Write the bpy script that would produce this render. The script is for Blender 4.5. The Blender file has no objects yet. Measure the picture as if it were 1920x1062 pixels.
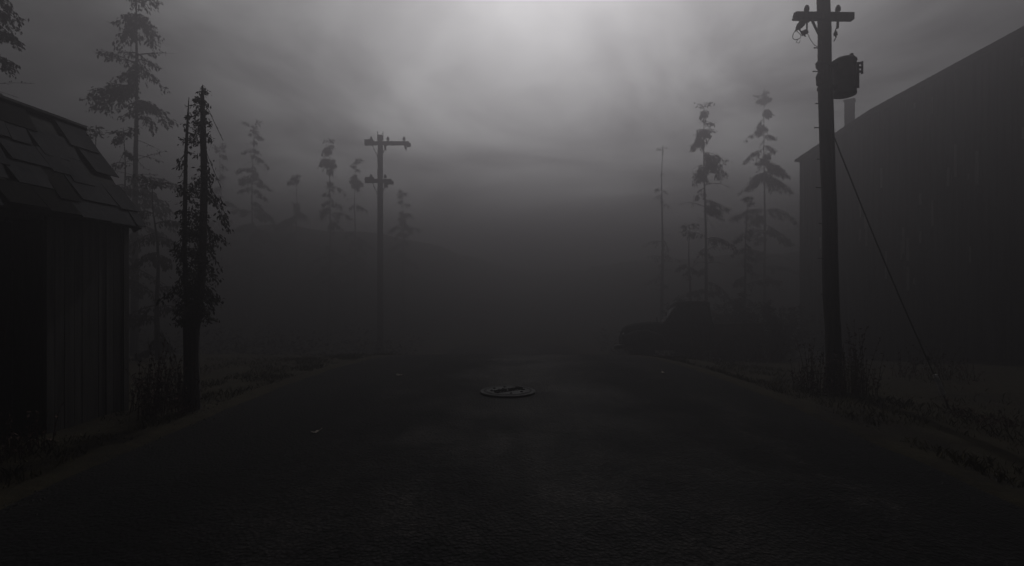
import bpy, math, random
from mathutils import Vector, Matrix, noise as mnoise
R = math.radians
PI = math.pi
sc = bpy.context.scene
col = sc.collection

# ------------------------------------------------------------------ helpers
class MB:
    """collects shapes and links them as ONE mesh object"""
    def __init__(s):
        s.v = []; s.f = []
    def face(s, pts):
        n = len(s.v); s.v += [tuple(p) for p in pts]; s.f.append(tuple(range(n, n + len(pts))))
    def box(s, c, size, rot=None, jitter=0, rnd=None):
        sx, sy, sz = size[0] / 2, size[1] / 2, size[2] / 2
        n = len(s.v)
        for dx, dy, dz in ((-1,-1,-1),(1,-1,-1),(1,1,-1),(-1,1,-1),(-1,-1,1),(1,-1,1),(1,1,1),(-1,1,1)):
            p = Vector((dx*sx, dy*sy, dz*sz))
            if jitter: p += Vector((rnd.uniform(-jitter, jitter) for _ in range(3)))
            if rot is not None: p = rot @ p
            s.v.append(tuple(p + Vector(c)))
        for q in ((0,3,2,1),(4,5,6,7),(0,1,5,4),(1,2,6,5),(2,3,7,6),(3,0,4,7)):
            s.f.append(tuple(n + i for i in q))
    def tube(s, pts, radii, k=8, cap=True):
        pts = [Vector(p) for p in pts]
        if not hasattr(radii, '__len__'): radii = [radii] * len(pts)
        n0 = len(s.v); up = Vector((0, 0, 1))
        ref = None
        for i, p in enumerate(pts):
            a = pts[max(i-1, 0)]; b = pts[min(i+1, len(pts)-1)]
            d = (b - a).normalized()
            if ref is None:
                ref = up if abs(d.z) < .9 else Vector((1, 0, 0))
            u = d.cross(ref).normalized(); w = u.cross(d).normalized(); ref = w
            for j in range(k):
                t = 2*PI*j/k
                s.v.append(tuple(p + (u*math.cos(t) + w*math.sin(t))*radii[i]))
        for i in range(len(pts)-1):
            for j in range(k):
                a = n0 + i*k + j; b = n0 + i*k + (j+1) % k
                s.f.append((a, b, b + k, a + k))
        if cap:
            s.f.append(tuple(n0 + j for j in range(k))[::-1])
            s.f.append(tuple(n0 + (len(pts)-1)*k + j for j in range(k)))
    def lathe(s, prof, c=(0,0,0), k=20, rot=None):
        n0 = len(s.v); c = Vector(c)
        for r, z in prof:
            for j in range(k):
                t = 2*PI*j/k
                p = Vector((r*math.cos(t), r*math.sin(t), z))
                if rot is not None: p = rot @ p
                s.v.append(tuple(p + c))
        for i in range(len(prof)-1):
            for j in range(k):
                a = n0 + i*k + j; b = n0 + i*k + (j+1) % k
                s.f.append((a, b, b + k, a + k))
        s.f.append(tuple(n0 + j for j in range(k))[::-1])
        s.f.append(tuple(n0 + (len(prof)-1)*k + j for j in range(k)))
    def loft(s, rings):
        n0 = len(s.v); k = len(rings[0])
        for r in rings: s.v += [tuple(p) for p in r]
        for i in range(len(rings)-1):
            for j in range(k):
                a = n0 + i*k + j; b = n0 + i*k + (j+1) % k
                s.f.append((a, b, b + k, a + k))
        s.f.append(tuple(n0 + j for j in range(k))[::-1])
        s.f.append(tuple(n0 + (len(rings)-1)*k + j for j in range(k)))
    def prism(s, poly, axis_vec):
        n0 = len(s.v); k = len(poly); a = Vector(axis_vec)
        s.v += [tuple(p) for p in poly] + [tuple(Vector(p) + a) for p in poly]
        s.f.append(tuple(n0 + j for j in range(k))[::-1])
        s.f.append(tuple(n0 + k + j for j in range(k)))
        for j in range(k):
            s.f.append((n0 + j, n0 + (j+1) % k, n0 + k + (j+1) % k, n0 + k + j))
    def leaf(s, p, d, w, L):
        d = d.normalized()
        q = d.cross(w)
        if q.length < 1e-4: q = Vector((1, 0, 0))
        q.normalize()
        n = len(s.v); p = Vector(p)
        s.v += [tuple(p), tuple(p + d*L*.45 + q*L*.22), tuple(p + d*L), tuple(p + d*L*.5 - q*L*.2)]
        s.f.append((n, n+1, n+2, n+3))
    def build(s, name, mat, parent=None, smooth=False):
        me = bpy.data.meshes.new(name); me.from_pydata(s.v, [], s.f); me.update()
        if smooth:
            me.polygons.foreach_set('use_smooth', [True]*len(me.polygons))
        o = bpy.data.objects.new(name, me); col.objects.link(o)
        me.materials.append(mat)
        if parent: o.parent = parent
        return o

def merged(a, b):
    """b's faces added to a; returns the index of the first face that came from b"""
    n = len(a.v); k = len(a.f); a.v += b.v; a.f += [tuple(i + n for i in f) for f in b.f]; return k
def second_material(o, m_, k):
    o.data.materials.append(m_)
    for p in o.data.polygons[k:]: p.material_index = 1

def tag(o, label=None, cat=None, group=None, kind=None):
    if label: o['label'] = label
    if cat: o['category'] = cat
    if group: o['group'] = group
    if kind: o['kind'] = kind
    return o

def empty(name, loc, rz=0.0):
    o = bpy.data.objects.new(name, None); col.objects.link(o)
    o.location = loc; o.rotation_euler = (0, 0, rz); o.empty_display_size = .2
    return o

def sm(a, b, x):
    t = min(1, max(0, (x-a)/(b-a))); return t*t*(3-2*t)

# ------------------------------------------------------------------ materials
def mat(name, base, rough=.9, metal=0.0, spec=.3):
    m = bpy.data.materials.new(name); m.use_nodes = True
    b = m.node_tree.nodes['Principled BSDF']
    b.inputs['Base Color'].default_value = (*base, 1)
    b.inputs['Roughness'].default_value = rough
    b.inputs['Metallic'].default_value = metal
    b.inputs['Specular IOR Level'].default_value = spec
    return m, m.node_tree, b

def N(nt, t, **kw):
    n = nt.nodes.new(t)
    for k, v in kw.items():
        if k in n.inputs: n.inputs[k].default_value = v
        else: setattr(n, k, v)
    return n

def ramp(nt, stops):
    r = nt.nodes.new('ShaderNodeValToRGB')
    e = r.color_ramp.elements
    while len(e) < len(stops): e.new(.5)
    for el, (p, c) in zip(e, stops):
        el.position = p; el.color = (*c, 1)
    return r

def noisy(name, c0, c1, scale=3, stretch=(1,1,1), rough=.9, metal=0, bump=.3, bscale=None, spec=.3, lo=.35, hi=.65, detail=6):
    m, nt, b = mat(name, c0, rough, metal, spec)
    L = nt.links.new
    tc = N(nt, 'ShaderNodeTexCoord'); mp = N(nt, 'ShaderNodeMapping')
    mp.inputs['Scale'].default_value = stretch
    L(tc.outputs['Object'], mp.inputs['Vector'])
    n = N(nt, 'ShaderNodeTexNoise', Scale=scale, Detail=detail, Roughness=.65)
    L(mp.outputs[0], n.inputs['Vector'])
    r = ramp(nt, [(lo, c0), (hi, c1)])
    L(n.outputs['Fac'], r.inputs[0]); L(r.outputs[0], b.inputs['Base Color'])
    if bump:
        n2 = N(nt, 'ShaderNodeTexNoise', Scale=bscale or scale*4, Detail=6, Roughness=.7)
        L(mp.outputs[0], n2.inputs['Vector'])
        bp = N(nt, 'ShaderNodeBump', Strength=bump, Distance=.02)
        L(n2.outputs['Fac'], bp.inputs['Height']); L(bp.outputs[0], b.inputs['Normal'])
    return m

M = {}
M['plank'] = noisy('weathered_plank', (.030,.029,.029), (.085,.081,.078), 2.2, (6,6,.45), .9, 0, .5, 9)
M['plank_pale'] = noisy('bleached_plank', (.35,.34,.33), (.65,.63,.61), 2.2, (7,7,.6), .9, 0, .5, 9)
M['plank_dark'] = noisy('dark_plank', (.018,.016,.016), (.045,.04,.038), 2.2, (6,6,.45), .92, 0, .5, 9)
M['barn'] = noisy('barn_board', (.02,.018,.018), (.13,.12,.118), 1.4, (5,5,.22), .9, 0, .5, 7)
M['sheet'] = noisy('roof_sheet', (.024,.025,.029), (.062,.061,.066), 1.6, (1,1,1), .95, 0, .6, 12, spec=.08, lo=.3, hi=.7)
M['sheet_dark'] = noisy('roof_felt', (.007,.007,.008), (.018,.017,.017), 3, (1,1,1), .9, 0, .4, 16)
M['tar'] = noisy('tarred_sheet', (.007,.007,.007), (.018,.017,.017), 2, (1,1,1), .95, 0, .4, 14, spec=.05)
M['pole'] = noisy('pole_timber', (.03,.028,.028), (.075,.07,.068), 3, (5,5,.35), .88, 0, .5, 12)
M['bark'] = noisy('tree_bark', (.025,.022,.022), (.07,.062,.058), 6, (3,3,.7), .95, 0, .8, 14)
M['needle'] = noisy('dark_needles', (.022,.023,.018), (.055,.048,.036), .9, (1,1,1), .9, 0, 0)
M['redweed'] = noisy('dead_weed', (.035,.018,.015), (.09,.045,.035), 4, (1,1,1), .9, 0, 0)
M['metal'] = noisy('galvanised_metal', (.035,.036,.04), (.075,.074,.078), 5, (1,1,1), .55, .5, .15, 20)
M['wire'] = noisy('steel_wire', (.03,.03,.03), (.06,.06,.06), 8, (1,1,1), .6, .4, 0)
M['porcelain'] = noisy('brown_porcelain', (.04,.03,.028), (.07,.055,.05), 8, (1,1,1), .4, 0, 0)
M['guard'] = noisy('pale_guard_plastic', (.40,.40,.41), (.65,.65,.66), 9, (1,1,1), .6, 0, .1)
M['iron'] = noisy('cast_iron', (.045,.046,.048), (.08,.08,.082), 14, (1,1,1), .8, .0, .4, 60, spec=.15)
M['iron_dark'] = noisy('worn_iron', (.003,.003,.003), (.008,.008,.008), 14, (1,1,1), .95, .0, .2, 60, spec=.05)
M['paint'] = noisy('faded_truck_paint', (.016,.0155,.0155), (.035,.03,.028), 2.5, (1,1,1), .92, 0, .2, 18, spec=.06, lo=.4, hi=.62)
M['rust'] = noisy('rust', (.04,.025,.02), (.10,.055,.04), 6, (1,1,1), .9, 0, .3)
M['tyre'] = noisy('tyre_rubber', (.012,.012,.012), (.03,.03,.03), 9, (1,1,1), .9, 0, .3)
M['glass'] = noisy('dusty_glass', (.02,.021,.022), (.045,.045,.047), 3, (1,1,1), .25, 0, 0, spec=.5)
M['brick'] = noisy('sooty_brick', (.05,.042,.04), (.11,.09,.085), 9, (1,1,2.5), .95, 0, .6)
M['scrap'] = noisy('pale_dead_leaf', (.20,.18,.15), (.42,.39,.35), 9, (1,1,1), .9, 0, .2)
M['gravel'] = noisy('gravel', (.02,.019,.018), (.075,.07,.066), 30, (1,1,1), .95, 0, 0)
M['grass'] = noisy('dry_grass', (.028,.026,.009), (.085,.072,.028), .8, (1,1,1), .95, 0, 0)

# ground : dirt and dry turf
m, nt, b = mat('verge_soil', (.06,.055,.04), .97, 0, .15); L = nt.links.new
tc = N(nt, 'ShaderNodeTexCoord')
n1 = N(nt, 'ShaderNodeTexNoise', Scale=.55, Detail=8, Roughness=.65); L(tc.outputs['Object'], n1.inputs['Vector'])
n2 = N(nt, 'ShaderNodeTexNoise', Scale=7, Detail=8, Roughness=.75); L(tc.outputs['Object'], n2.inputs['Vector'])
r1 = ramp(nt, [(.35, (.016,.013,.009)), (.52, (.036,.031,.017)), (.68, (.019,.017,.011))]); L(n1.outputs['Fac'], r1.inputs[0])
mx = N(nt, 'ShaderNodeMix', data_type='RGBA', blend_type='MULTIPLY'); mx.inputs[0].default_value = .8
r2 = ramp(nt, [(.3, (.2,.2,.2)), (.65, (1.35,1.3,1.2))]); L(n2.outputs['Fac'], r2.inputs[0])
L(r1.outputs[0], mx.inputs[6]); L(r2.outputs[0], mx.inputs[7]); L(mx.outputs[2], b.inputs['Base Color'])
bp = N(nt, 'ShaderNodeBump', Strength=.8, Distance=.08); L(n2.outputs['Fac'], bp.inputs['Height']); L(bp.outputs[0], b.inputs['Normal'])
M['soil'] = m

# asphalt: coarse chippings, pits, patched tone, centre seam
m, nt, b = mat('old_asphalt', (.05,.05,.05), .6, 0, .22); L = nt.links.new
tc = N(nt, 'ShaderNodeTexCoord')
nb = N(nt, 'ShaderNodeTexNoise', Scale=.7, Detail=5, Roughness=.6); L(tc.outputs['Object'], nb.inputs['Vector'])
rb = ramp(nt, [(.32, (.007,.0075,.0095)), (.5, (.015,.0142,.0142)), (.7, (.030,.027,.026))]); L(nb.outputs['Fac'], rb.inputs[0])
vf = N(nt, 'ShaderNodeTexVoronoi', Scale=34, feature='F1'); L(tc.outputs['Object'], vf.inputs['Vector'])
rf = ramp(nt, [(.0, (2.0,2.0,2.0)), (.3, (1,1,1)), (.65, (.2,.2,.2))]); L(vf.outputs['Distance'], rf.inputs[0])
nf = N(nt, 'ShaderNodeTexNoise', Scale=9, Detail=7, Roughness=.75); L(tc.outputs['Object'], nf.inputs['Vector'])
rn = ramp(nt, [(.38, (.08,.08,.08)), (.49, (.85,.85,.85)), (.68, (1.7,1.66,1.62))]); L(nf.outputs['Fac'], rn.inputs[0])
m1 = N(nt, 'ShaderNodeMix', data_type='RGBA', blend_type='MULTIPLY'); m1.inputs[0].default_value = .85
m2 = N(nt, 'ShaderNodeMix', data_type='RGBA', blend_type='MULTIPLY'); m2.inputs[0].default_value = .9
L(rb.outputs[0], m1.inputs[6]); L(rf.outputs[0], m1.inputs[7]); L(m1.outputs[2], m2.inputs[6]); L(rn.outputs[0], m2.inputs[7])
# seam along the middle of the road
sx = N(nt, 'ShaderNodeSeparateXYZ'); L(tc.outputs['Object'], sx.inputs[0])
ns = N(nt, 'ShaderNodeTexNoise', Scale=1.6, Detail=6, Roughness=.7); L(tc.outputs['Object'], ns.inputs['Vector'])
ma = N(nt, 'ShaderNodeMath', operation='MULTIPLY_ADD'); L(ns.outputs['Fac'], ma.inputs[0]); ma.inputs[1].default_value = .9; ma.inputs[2].default_value = -.50
ad = N(nt, 'ShaderNodeMath', operation='ADD'); L(sx.outputs['X'], ad.inputs[0]); L(ma.outputs[0], ad.inputs[1])
ab = N(nt, 'ShaderNodeMath', operation='ABSOLUTE'); L(ad.outputs[0], ab.inputs[0])
rs = ramp(nt, [(.0, (.12,.12,.12)), (.08, (.4,.4,.4)), (.2, (1,1,1))]); L(ab.outputs[0], rs.inputs[0])
m3 = N(nt, 'ShaderNodeMix', data_type='RGBA', blend_type='MULTIPLY'); m3.inputs[0].default_value = .9
L(m2.outputs[2], m3.inputs[6]); L(rs.outputs[0], m3.inputs[7])
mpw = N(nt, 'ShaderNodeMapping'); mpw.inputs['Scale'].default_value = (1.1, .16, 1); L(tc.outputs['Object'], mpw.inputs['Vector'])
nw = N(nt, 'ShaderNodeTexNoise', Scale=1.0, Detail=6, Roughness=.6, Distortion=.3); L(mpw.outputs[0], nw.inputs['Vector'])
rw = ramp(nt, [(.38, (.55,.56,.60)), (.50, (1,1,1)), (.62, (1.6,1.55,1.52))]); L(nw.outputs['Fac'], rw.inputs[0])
# sunlit streak painted into the colour along the right lane, wandering a little
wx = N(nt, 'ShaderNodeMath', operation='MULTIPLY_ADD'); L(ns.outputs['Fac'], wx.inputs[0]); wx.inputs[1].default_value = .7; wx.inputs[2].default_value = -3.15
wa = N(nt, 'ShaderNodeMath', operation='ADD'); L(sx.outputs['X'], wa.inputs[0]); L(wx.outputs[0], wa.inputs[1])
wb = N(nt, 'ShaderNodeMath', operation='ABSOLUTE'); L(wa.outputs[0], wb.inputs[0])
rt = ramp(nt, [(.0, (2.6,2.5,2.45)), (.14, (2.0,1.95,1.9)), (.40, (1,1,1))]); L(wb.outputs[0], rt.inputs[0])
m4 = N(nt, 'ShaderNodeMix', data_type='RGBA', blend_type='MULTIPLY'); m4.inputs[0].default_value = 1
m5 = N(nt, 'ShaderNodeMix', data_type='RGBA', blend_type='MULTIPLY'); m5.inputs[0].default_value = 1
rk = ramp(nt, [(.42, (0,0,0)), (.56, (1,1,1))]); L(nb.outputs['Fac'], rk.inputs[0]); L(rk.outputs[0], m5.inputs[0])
# base colour paints the sunlit mid road paler and the shaded sides darker
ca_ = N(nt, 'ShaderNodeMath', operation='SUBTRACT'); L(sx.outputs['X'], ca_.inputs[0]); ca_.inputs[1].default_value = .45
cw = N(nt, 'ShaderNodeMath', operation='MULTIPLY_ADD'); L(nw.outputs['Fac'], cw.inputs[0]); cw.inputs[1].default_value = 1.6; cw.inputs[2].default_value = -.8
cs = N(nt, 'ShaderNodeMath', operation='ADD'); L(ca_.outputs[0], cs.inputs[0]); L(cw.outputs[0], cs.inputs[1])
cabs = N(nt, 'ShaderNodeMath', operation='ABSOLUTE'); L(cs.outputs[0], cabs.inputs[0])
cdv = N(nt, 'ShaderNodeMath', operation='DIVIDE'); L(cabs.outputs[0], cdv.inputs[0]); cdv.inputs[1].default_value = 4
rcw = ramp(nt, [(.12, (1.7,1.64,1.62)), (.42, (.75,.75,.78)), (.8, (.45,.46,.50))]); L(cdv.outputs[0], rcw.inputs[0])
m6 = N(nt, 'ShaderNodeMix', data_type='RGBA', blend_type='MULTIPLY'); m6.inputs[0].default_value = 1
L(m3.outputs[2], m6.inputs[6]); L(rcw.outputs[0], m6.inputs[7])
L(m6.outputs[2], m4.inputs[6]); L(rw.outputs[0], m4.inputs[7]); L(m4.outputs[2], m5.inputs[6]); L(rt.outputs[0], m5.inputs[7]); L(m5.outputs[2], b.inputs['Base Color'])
iv = N(nt, 'ShaderNodeMath', operation='MULTIPLY_ADD'); L(vf.outputs['Distance'], iv.inputs[0]); iv.inputs[1].default_value = -.6
L(nf.outputs['Fac'], iv.inputs[2])
rr = ramp(nt, [(.34, (.92,.92,.92)), (.62, (.80,.80,.80))]); L(nb.outputs['Fac'], rr.inputs[0]); 
rq = ramp(nt, [(.10, (0,0,0)), (.50, (.16,.16,.16)), (.75, (.22,.22,.22))]); L(cdv.outputs[0], rq.inputs[0])
ra = N(nt, 'ShaderNodeMath', operation='ADD', use_clamp=True); L(rr.outputs[0], ra.inputs[0]); L(rq.outputs[0], ra.inputs[1]); L(ra.outputs[0], b.inputs['Roughness'])
bp = N(nt, 'ShaderNodeBump', Strength=1.0, Distance=.035); L(iv.outputs[0], bp.inputs['Height']); L(bp.outputs[0], b.inputs['Normal'])
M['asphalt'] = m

# ------------------------------------------------------------------ terrain
K = .0057
def prof(y):
    if y < 6: return 0.0
    if y < 20: return -K*(y-6)**2
    z20 = -K*196; s0 = -2*K*14
    t = min(y, 42) - 20
    return z20 + s0*t + .5*(-s0/22)*t*t

def edge_x(y, side):
    return 4.12 + .17*mnoise.noise(Vector((y*.55, side*7.1, 2))) + .11*mnoise.noise(Vector((y*2.1, side*3.3, 5)))

def terrain(x, y, road_cut=True):
    z = prof(y); ax = abs(x)
    if x > 0:
        z -= .10*sm(4.1, 4.7, ax) + .16*sm(4.9, 7.5, ax)
    else:
        z -= .05*sm(4.1, 5.0, ax)
    n = mnoise.noise(Vector((x*.35, y*.35, 0)))*.10 + mnoise.noise(Vector((x*1.7, y*1.7, 4)))*.035
    z += n*sm(4.0, 5.2, ax)
    bump = math.exp(-((x-3.5)/8.5)**2); y0 = 38 + 30*bump
    amp = 9.2 - 2.4*sm(-14, 4, x) + .05*max(0, abs(x) - 8)
    z += (amp + .7*mnoise.noise(Vector((x*.16, y*.12, 6))))*sm(y0, y0 + 11 + 16*bump, y)
    if road_cut: z -= .12*(1-sm(3.6, 4.02, ax))
    return z

def axis(segs):
    out = []
    for a, b_, st in segs:
        n = max(1, round((b_-a)/st)); out += [a + (b_-a)*i/n for i in range(n)]
    out.append(segs[-1][1]); return out
xs = axis([(-95,-30,5),(-30,-9,1.2),(-9,-3.4,.13),(-3.4,3.4,.85),(3.4,9,.07),(9,30,1.0),(30,95,5)])
ys = axis([(-14,2,1.0),(2,12,.16),(12,24,.35),(24,70,1.5),(70,150,8)])
mb = MB(); W = len(xs)
for y in ys:
    for x in xs: mb.v.append((x, y, terrain(x, y)))
for j in range(len(ys)-1):
    for i in range(W-1):
        a = j*W + i; mb.f.append((a, a+1, a+1+W, a+W))
tag(mb.build('ground', M['soil'], smooth=True), kind='structure')

# road slab: top sheet with ragged broken edges and a small thickness
mb = MB(); ry = axis([(-12,2,.5),(2,12,.10),(12,24,.2),(24,37,1.0)]); NX = 40
for y in ry:
    l, r = -edge_x(y, -1), edge_x(y, 1)
    row = [l - .03]; row += [l + (r-l)*i/NX for i in range(NX+1)]; row += [r + .03]
    for i, x in enumerate(row):
        camber = .05*(1-(x/4.2)**2) - .03
        z = prof(y) + camber + .012*mnoise.noise(Vector((x*1.2, y*1.2, 9)))
        if i in (0, len(row)-1): z = prof(y) - .16
        mb.v.append((x, y, z))
W = NX + 3
for j in range(len(ry)-1):
    for i in range(W-1):
        a = j*W + i; mb.f.append((a, a+1, a+1+W, a+W))
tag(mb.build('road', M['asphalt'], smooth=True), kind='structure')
def road_z(x, y): return prof(y) + .05*(1-(x/4.2)**2) - .03

# ------------------------------------------------------------------ manhole cover
def manhole():
    cx, cy = -.065, 7.95
    t = empty('manhole_cover', (cx, cy, road_z(cx, cy) - .002))
    t.rotation_euler = (-R(1.2), 0, 0)
    tag(t, 'round cast iron manhole cover standing proud of the asphalt in mid road', 'manhole cover')
    a = MB(); a.lathe([(.425,-.04),(.43,.030),(.420,.036),(.385,.037),(.380,.033),(.335,.033),(.33,.039),(.0005,.040)], k=64)
    a.build('cover_plate', M['iron'], t)
    g = MB()
    # dark grooves lie in the ring; raised dots and the diagonal band of worn strokes
    for r0, r1 in ((.352,.366),):
        k = 72
        for j in range(k):
            t0, t1 = 2*PI*j/k, 2*PI*(j+1)/k
            g.face([(r0*math.cos(t0), r0*math.sin(t0), .0365), (r1*math.cos(t0), r1*math.sin(t0), .0365),
                    (r1*math.cos(t1), r1*math.sin(t1), .0365), (r0*math.cos(t1), r0*math.sin(t1), .0365)])
    g.build('ring_groove', M['iron_dark'], t)
    d = MB(); rd = random.Random(4)
    for k in range(8):
        ang = 2*PI*k/8 + .2
        d.lathe([(.022,.038),(.018,.052),(.006,.054)], (.255*math.cos(ang), .255*math.sin(ang), 0), 10)
    e = d; ca, sa = math.cos(R(38)), math.sin(R(38))
    u = -.27
    while u < .27:
        w = rd.uniform(.035, .055); hh = .062
        for q in range(3):
            p0 = (u + rd.uniform(0, w), rd.uniform(-hh, hh)); p1 = (u + rd.uniform(0, w), p0[1] + rd.choice((-1, 1))*rd.uniform(.05, .1))
            pts = [(p[0]*ca - p[1]*sa, p[0]*sa + p[1]*ca, .045) for p in (p0, ((p0[0]+p1[0])/2 + .012, (p0[1]+p1[1])/2), p1)]
            e.tube(pts, .0125, 6)
        u += w + .012
    for s_ in (-1, 1):
        v = .088*s_
        e.tube([(-.25*ca - v*sa, -.25*sa + v*ca, .043), (.25*ca - v*sa, .25*sa + v*ca, .043)], .006, 6)
    e.build('raised_lettering', M['iron_dark'], t)
manhole()

# ------------------------------------------------------------------ utility poles
def insulator(mb, c, s=1.0):
    mb.lathe([(.014*s,0),(.014*s,.03*s),(.038*s,.035*s),(.046*s,.06*s),(.030*s,.068*s),(.042*s,.075*s),(.040*s,.10*s),(.026*s,.108*s),(.03*s,.125*s),(.012*s,.14*s)], c, 12)

def near_pole():
    px, py = 5.66, 9.0; z0 = terrain(px, py) - .1
    t = empty('utility_pole', (px, py, z0))
    tag(t, 'tall weathered timber utility pole with crossarm and transformer can beside the barn', 'utility pole')
    H = 8.2
    def ax(z): return Vector((-.028*z*1.0, 0, z))
    a = MB()
    a.tube([ax(H*i/14) + Vector((.012*math.sin(i*1.3), .01*math.cos(i*1.9), 0)) for i in range(15)], [.130 - .0022*i for i in range(15)], 18)
    a.build('pole_shaft', M['pole'], t, True)
    zz = lambda ypx: 1.7 + (531-ypx)/960*py - z0      # picture height read off as metres above the pole's foot
    zc = zz(40); c = ax(zc)
    arm = MB(); arm.box(c + Vector((-.09, -.155, 0)), (1.0, .10, .118), Matrix.Rotation(R(.8), 3, 'Y'))
    for k in range(3): arm.box(c + Vector((-.60, -.155 - .03 + .03*k, .035 - .035*k)), (.04, .026, .03))
    arm.box(c + Vector((0, -.21, 0)), (.05, .02, .05)); arm.build('crossarm', M['pole'], t)
    br = MB(); p0 = c + Vector((-.30, -.16, -.06)); p1 = c + Vector((-.10, -.12, -.40))
    d = (p1-p0); br.box((p0+p1)/2, (.035, .022, d.length), d.to_track_quat('Z', 'Y').to_matrix()); br.build('brace', M['metal'], t)
    for ox in (-.385, .155):
        i = MB(); insulator(i, c + Vector((ox, -.155, .059)), 1.0); i.build('insulator', M['porcelain'], t, True)
    # fuse cutout hanging off the left arm end with wire loops
    f = MB(); q0 = c + Vector((-.42, -.16, -.06)); q1 = c + Vector((-.60, -.18, -.27)); dv = q1-q0
    f.tube([q0 + dv*s_ for s_ in (0,.12,.14,.3,.32,.48,.5,.66,.68,.85,1)], [.03,.03,.055,.045,.06,.045,.058,.042,.045,.02,.012], 12)
    f.box(q0 + Vector((.03, 0, -.01)), (.10, .05, .05)); cut = f.build('fuse_cutout', M['porcelain'], t, False)
    lp = MB(); lp.tube([q1 + Vector((.07*math.sin(s_)+.03, .02*math.sin(2*s_), -.07 + .07*math.cos(s_))) for s_ in [k*.45 for k in range(14)]], .006, 6)
    lp.tube([q1 + Vector((.05, 0, -.13)), q1 + Vector((.03, .02, -.18)), q1 + Vector((.07, 0, -.20)), q1 + Vector((.09, 0, -.15))], .005, 6)
    lp.build('wire_loop', M['wire'], cut)
    s2 = MB(); p = c + Vector((-.43, -.17, -.28))
    s2.box(p, (.10, .05, .075), Matrix.Rotation(R(-24), 3, 'Y')); s2.tube([p + Vector((.04, 0, .05)), p + Vector((.04, 0, .22))], .014, 8)
    s2.tube([p + Vector((-.09, 0, .05)), p + Vector((-.03, 0, -.03)), p + Vector((.02, 0, -.07))], .012, 8)
    s2.build('switch_bracket', M['metal'], t)
    w = MB(); w0 = p + Vector((.05, 0, -.02)); w1 = c + Vector((-.09, -.09, -.48))
    w.tube([w0 + (w1-w0)*k/8 + Vector((0, 0, -.09*math.sin(PI*k/8))) for k in range(9)], .005, 6)
    w.tube([c + Vector((.155, -.155, .06)), c + Vector((.16, -.15, -.12)), c + Vector((.135, -.12, -.22)), c + Vector((.145, -.12, -.34)), c + Vector((.12, -.1, -.40))], .009, 6)
    w.build('jumper_wire', M['wire'], t)
    ha = MB(); ha.tube([c + Vector((.155, -.155, -.05)), c + Vector((.15, -.15, -.20))], .022, 8)
    insulator(ha, c + Vector((.13, -.13, -.34)), .75); ha.build('arrester', M['porcelain'], t)
    # transformer can, bolted to the right of the shaft
    zb, zt = zz(180), zz(108); cc = ax((zb+zt)/2) + Vector((.345, .02, 0)); h = zt - zb
    tr = MB(); tr.lathe([(.150,0),(.185,.012),(.195,.03),(.195,.05),(.188,.06),(.188,h*.86),(.198,h*.88),(.198,h*.92),(.17,h*.965),(.10,h),(.02,h*1.01)], (cc.x, cc.y, zb), 28)
    can = tr.build('transformer', M['metal'], t, True)
    fn = MB()
    for k in range(5):
        an = R(-70 + 35*k); fn.box((cc.x + .2*math.cos(an), cc.y + .2*math.sin(an), zb + h*.46), (.05, .018, h*.62), Matrix.Rotation(an, 3, 'Z'))
    fn.build('cooling_fin', M['metal'], can)
    for k, (ox, oy) in enumerate(((.10, -.05), (.08, .1))):
        bu = MB(); bu.lathe([(.03,0),(.045,.02),(.03,.03),(.042,.05),(.028,.06),(.03,.085),(.012,.095)], (cc.x + ox, cc.y + oy, zb + h*.95), 12)
        bu.build('bushing', M['porcelain'], can, True)
    tm = MB()
    for k in range(3):
        z = zb + h*(.60 + .11*k); tm.tube([(cc.x + .18, cc.y - .05, z), (cc.x + .285, cc.y - .06, z + .01)], [.028,.02], 8)
    tm.box((cc.x + .28, cc.y - .06, zb + h*.71), (.022, .03, .22)); tm.build('terminal', M['metal'], can)
    hd = MB(); hd.tube([(cc.x - .09 + .13*k/8, cc.y - .1, zb - .01 - .045*math.sin(PI*k/8)) for k in range(9)], .007, 6); hd.build('drain_loop', M['wire'], can)
    for k in (.2, .78):
        bk = MB(); z = zb + h*k; q = ax(z)
        bk.box((q.x + .15, q.y - .02, z), (.16, .10, .05)); bk.lathe([(.127,-.025),(.132,-.02),(.132,.02),(.127,.025)], (q.x, q.y, z), 18)
        bk.build('mounting_bracket', M['metal'], t)
    # step pegs and small boxes on the left flank
    for k, y in enumerate((92, 136, 196, 241, 300, 353, 420, 485, 552)):
        z = zz(y); q = ax(z); pg = MB(); l = .10 if k % 2 else .07
        pg.tube([(q.x - .10, -.03, z), (q.x - .12 - l, -.035, z + .003)], .009, 8); pg.lathe([(.016,0),(.016,.016)], (q.x - .12 - l, -.035, z - .006), 8)
        pg.build('step_peg', M['metal'], t)
    for y, hh in ((124, .12), (152, .22)):
        z = zz(y); q = ax(z); bx = MB()
        bx.lathe([(.02,-hh/2),(.042,-hh/2+.02),(.045,0),(.05,hh/4),(.03,hh/2)], (q.x - .135, -.04, z), 10); bx.box((q.x - .11, -.04, z), (.05, .04, hh*.6))
        bx.build('cable_box', M['metal'], t)
    cd = MB(); cd.tube([ax(z0_/10*H + .05) + Vector((.05, -.128 + .0022*z0_*1.4, 0)) for z0_ in range(0, 8)], .016, 8); cd.build('cable_conduit', M['metal'], t)
    # guy wire: its own thing, from the shaft down to the ground anchor
    A = Vector((px, py, z0)) + ax(zz(258)) + Vector((.11, -.03, 0))
    gx, gy = 6.72, 7.86; gz = terrain(gx, gy)
    B = Vector((gx, gy, gz))
    g = empty('guy_wire', (gx, gy, gz)); tag(g, 'taut steel guy wire running from the pole to a pale guard at its anchor', 'guy wire')
    d = A - B; wv = MB(); wv.tube([d*k/10 + Vector((0,0,-.10*math.sin(PI*k/10))) for k in range(11)], .011, 6); wv.build('wire', M['wire'], g)
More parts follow.
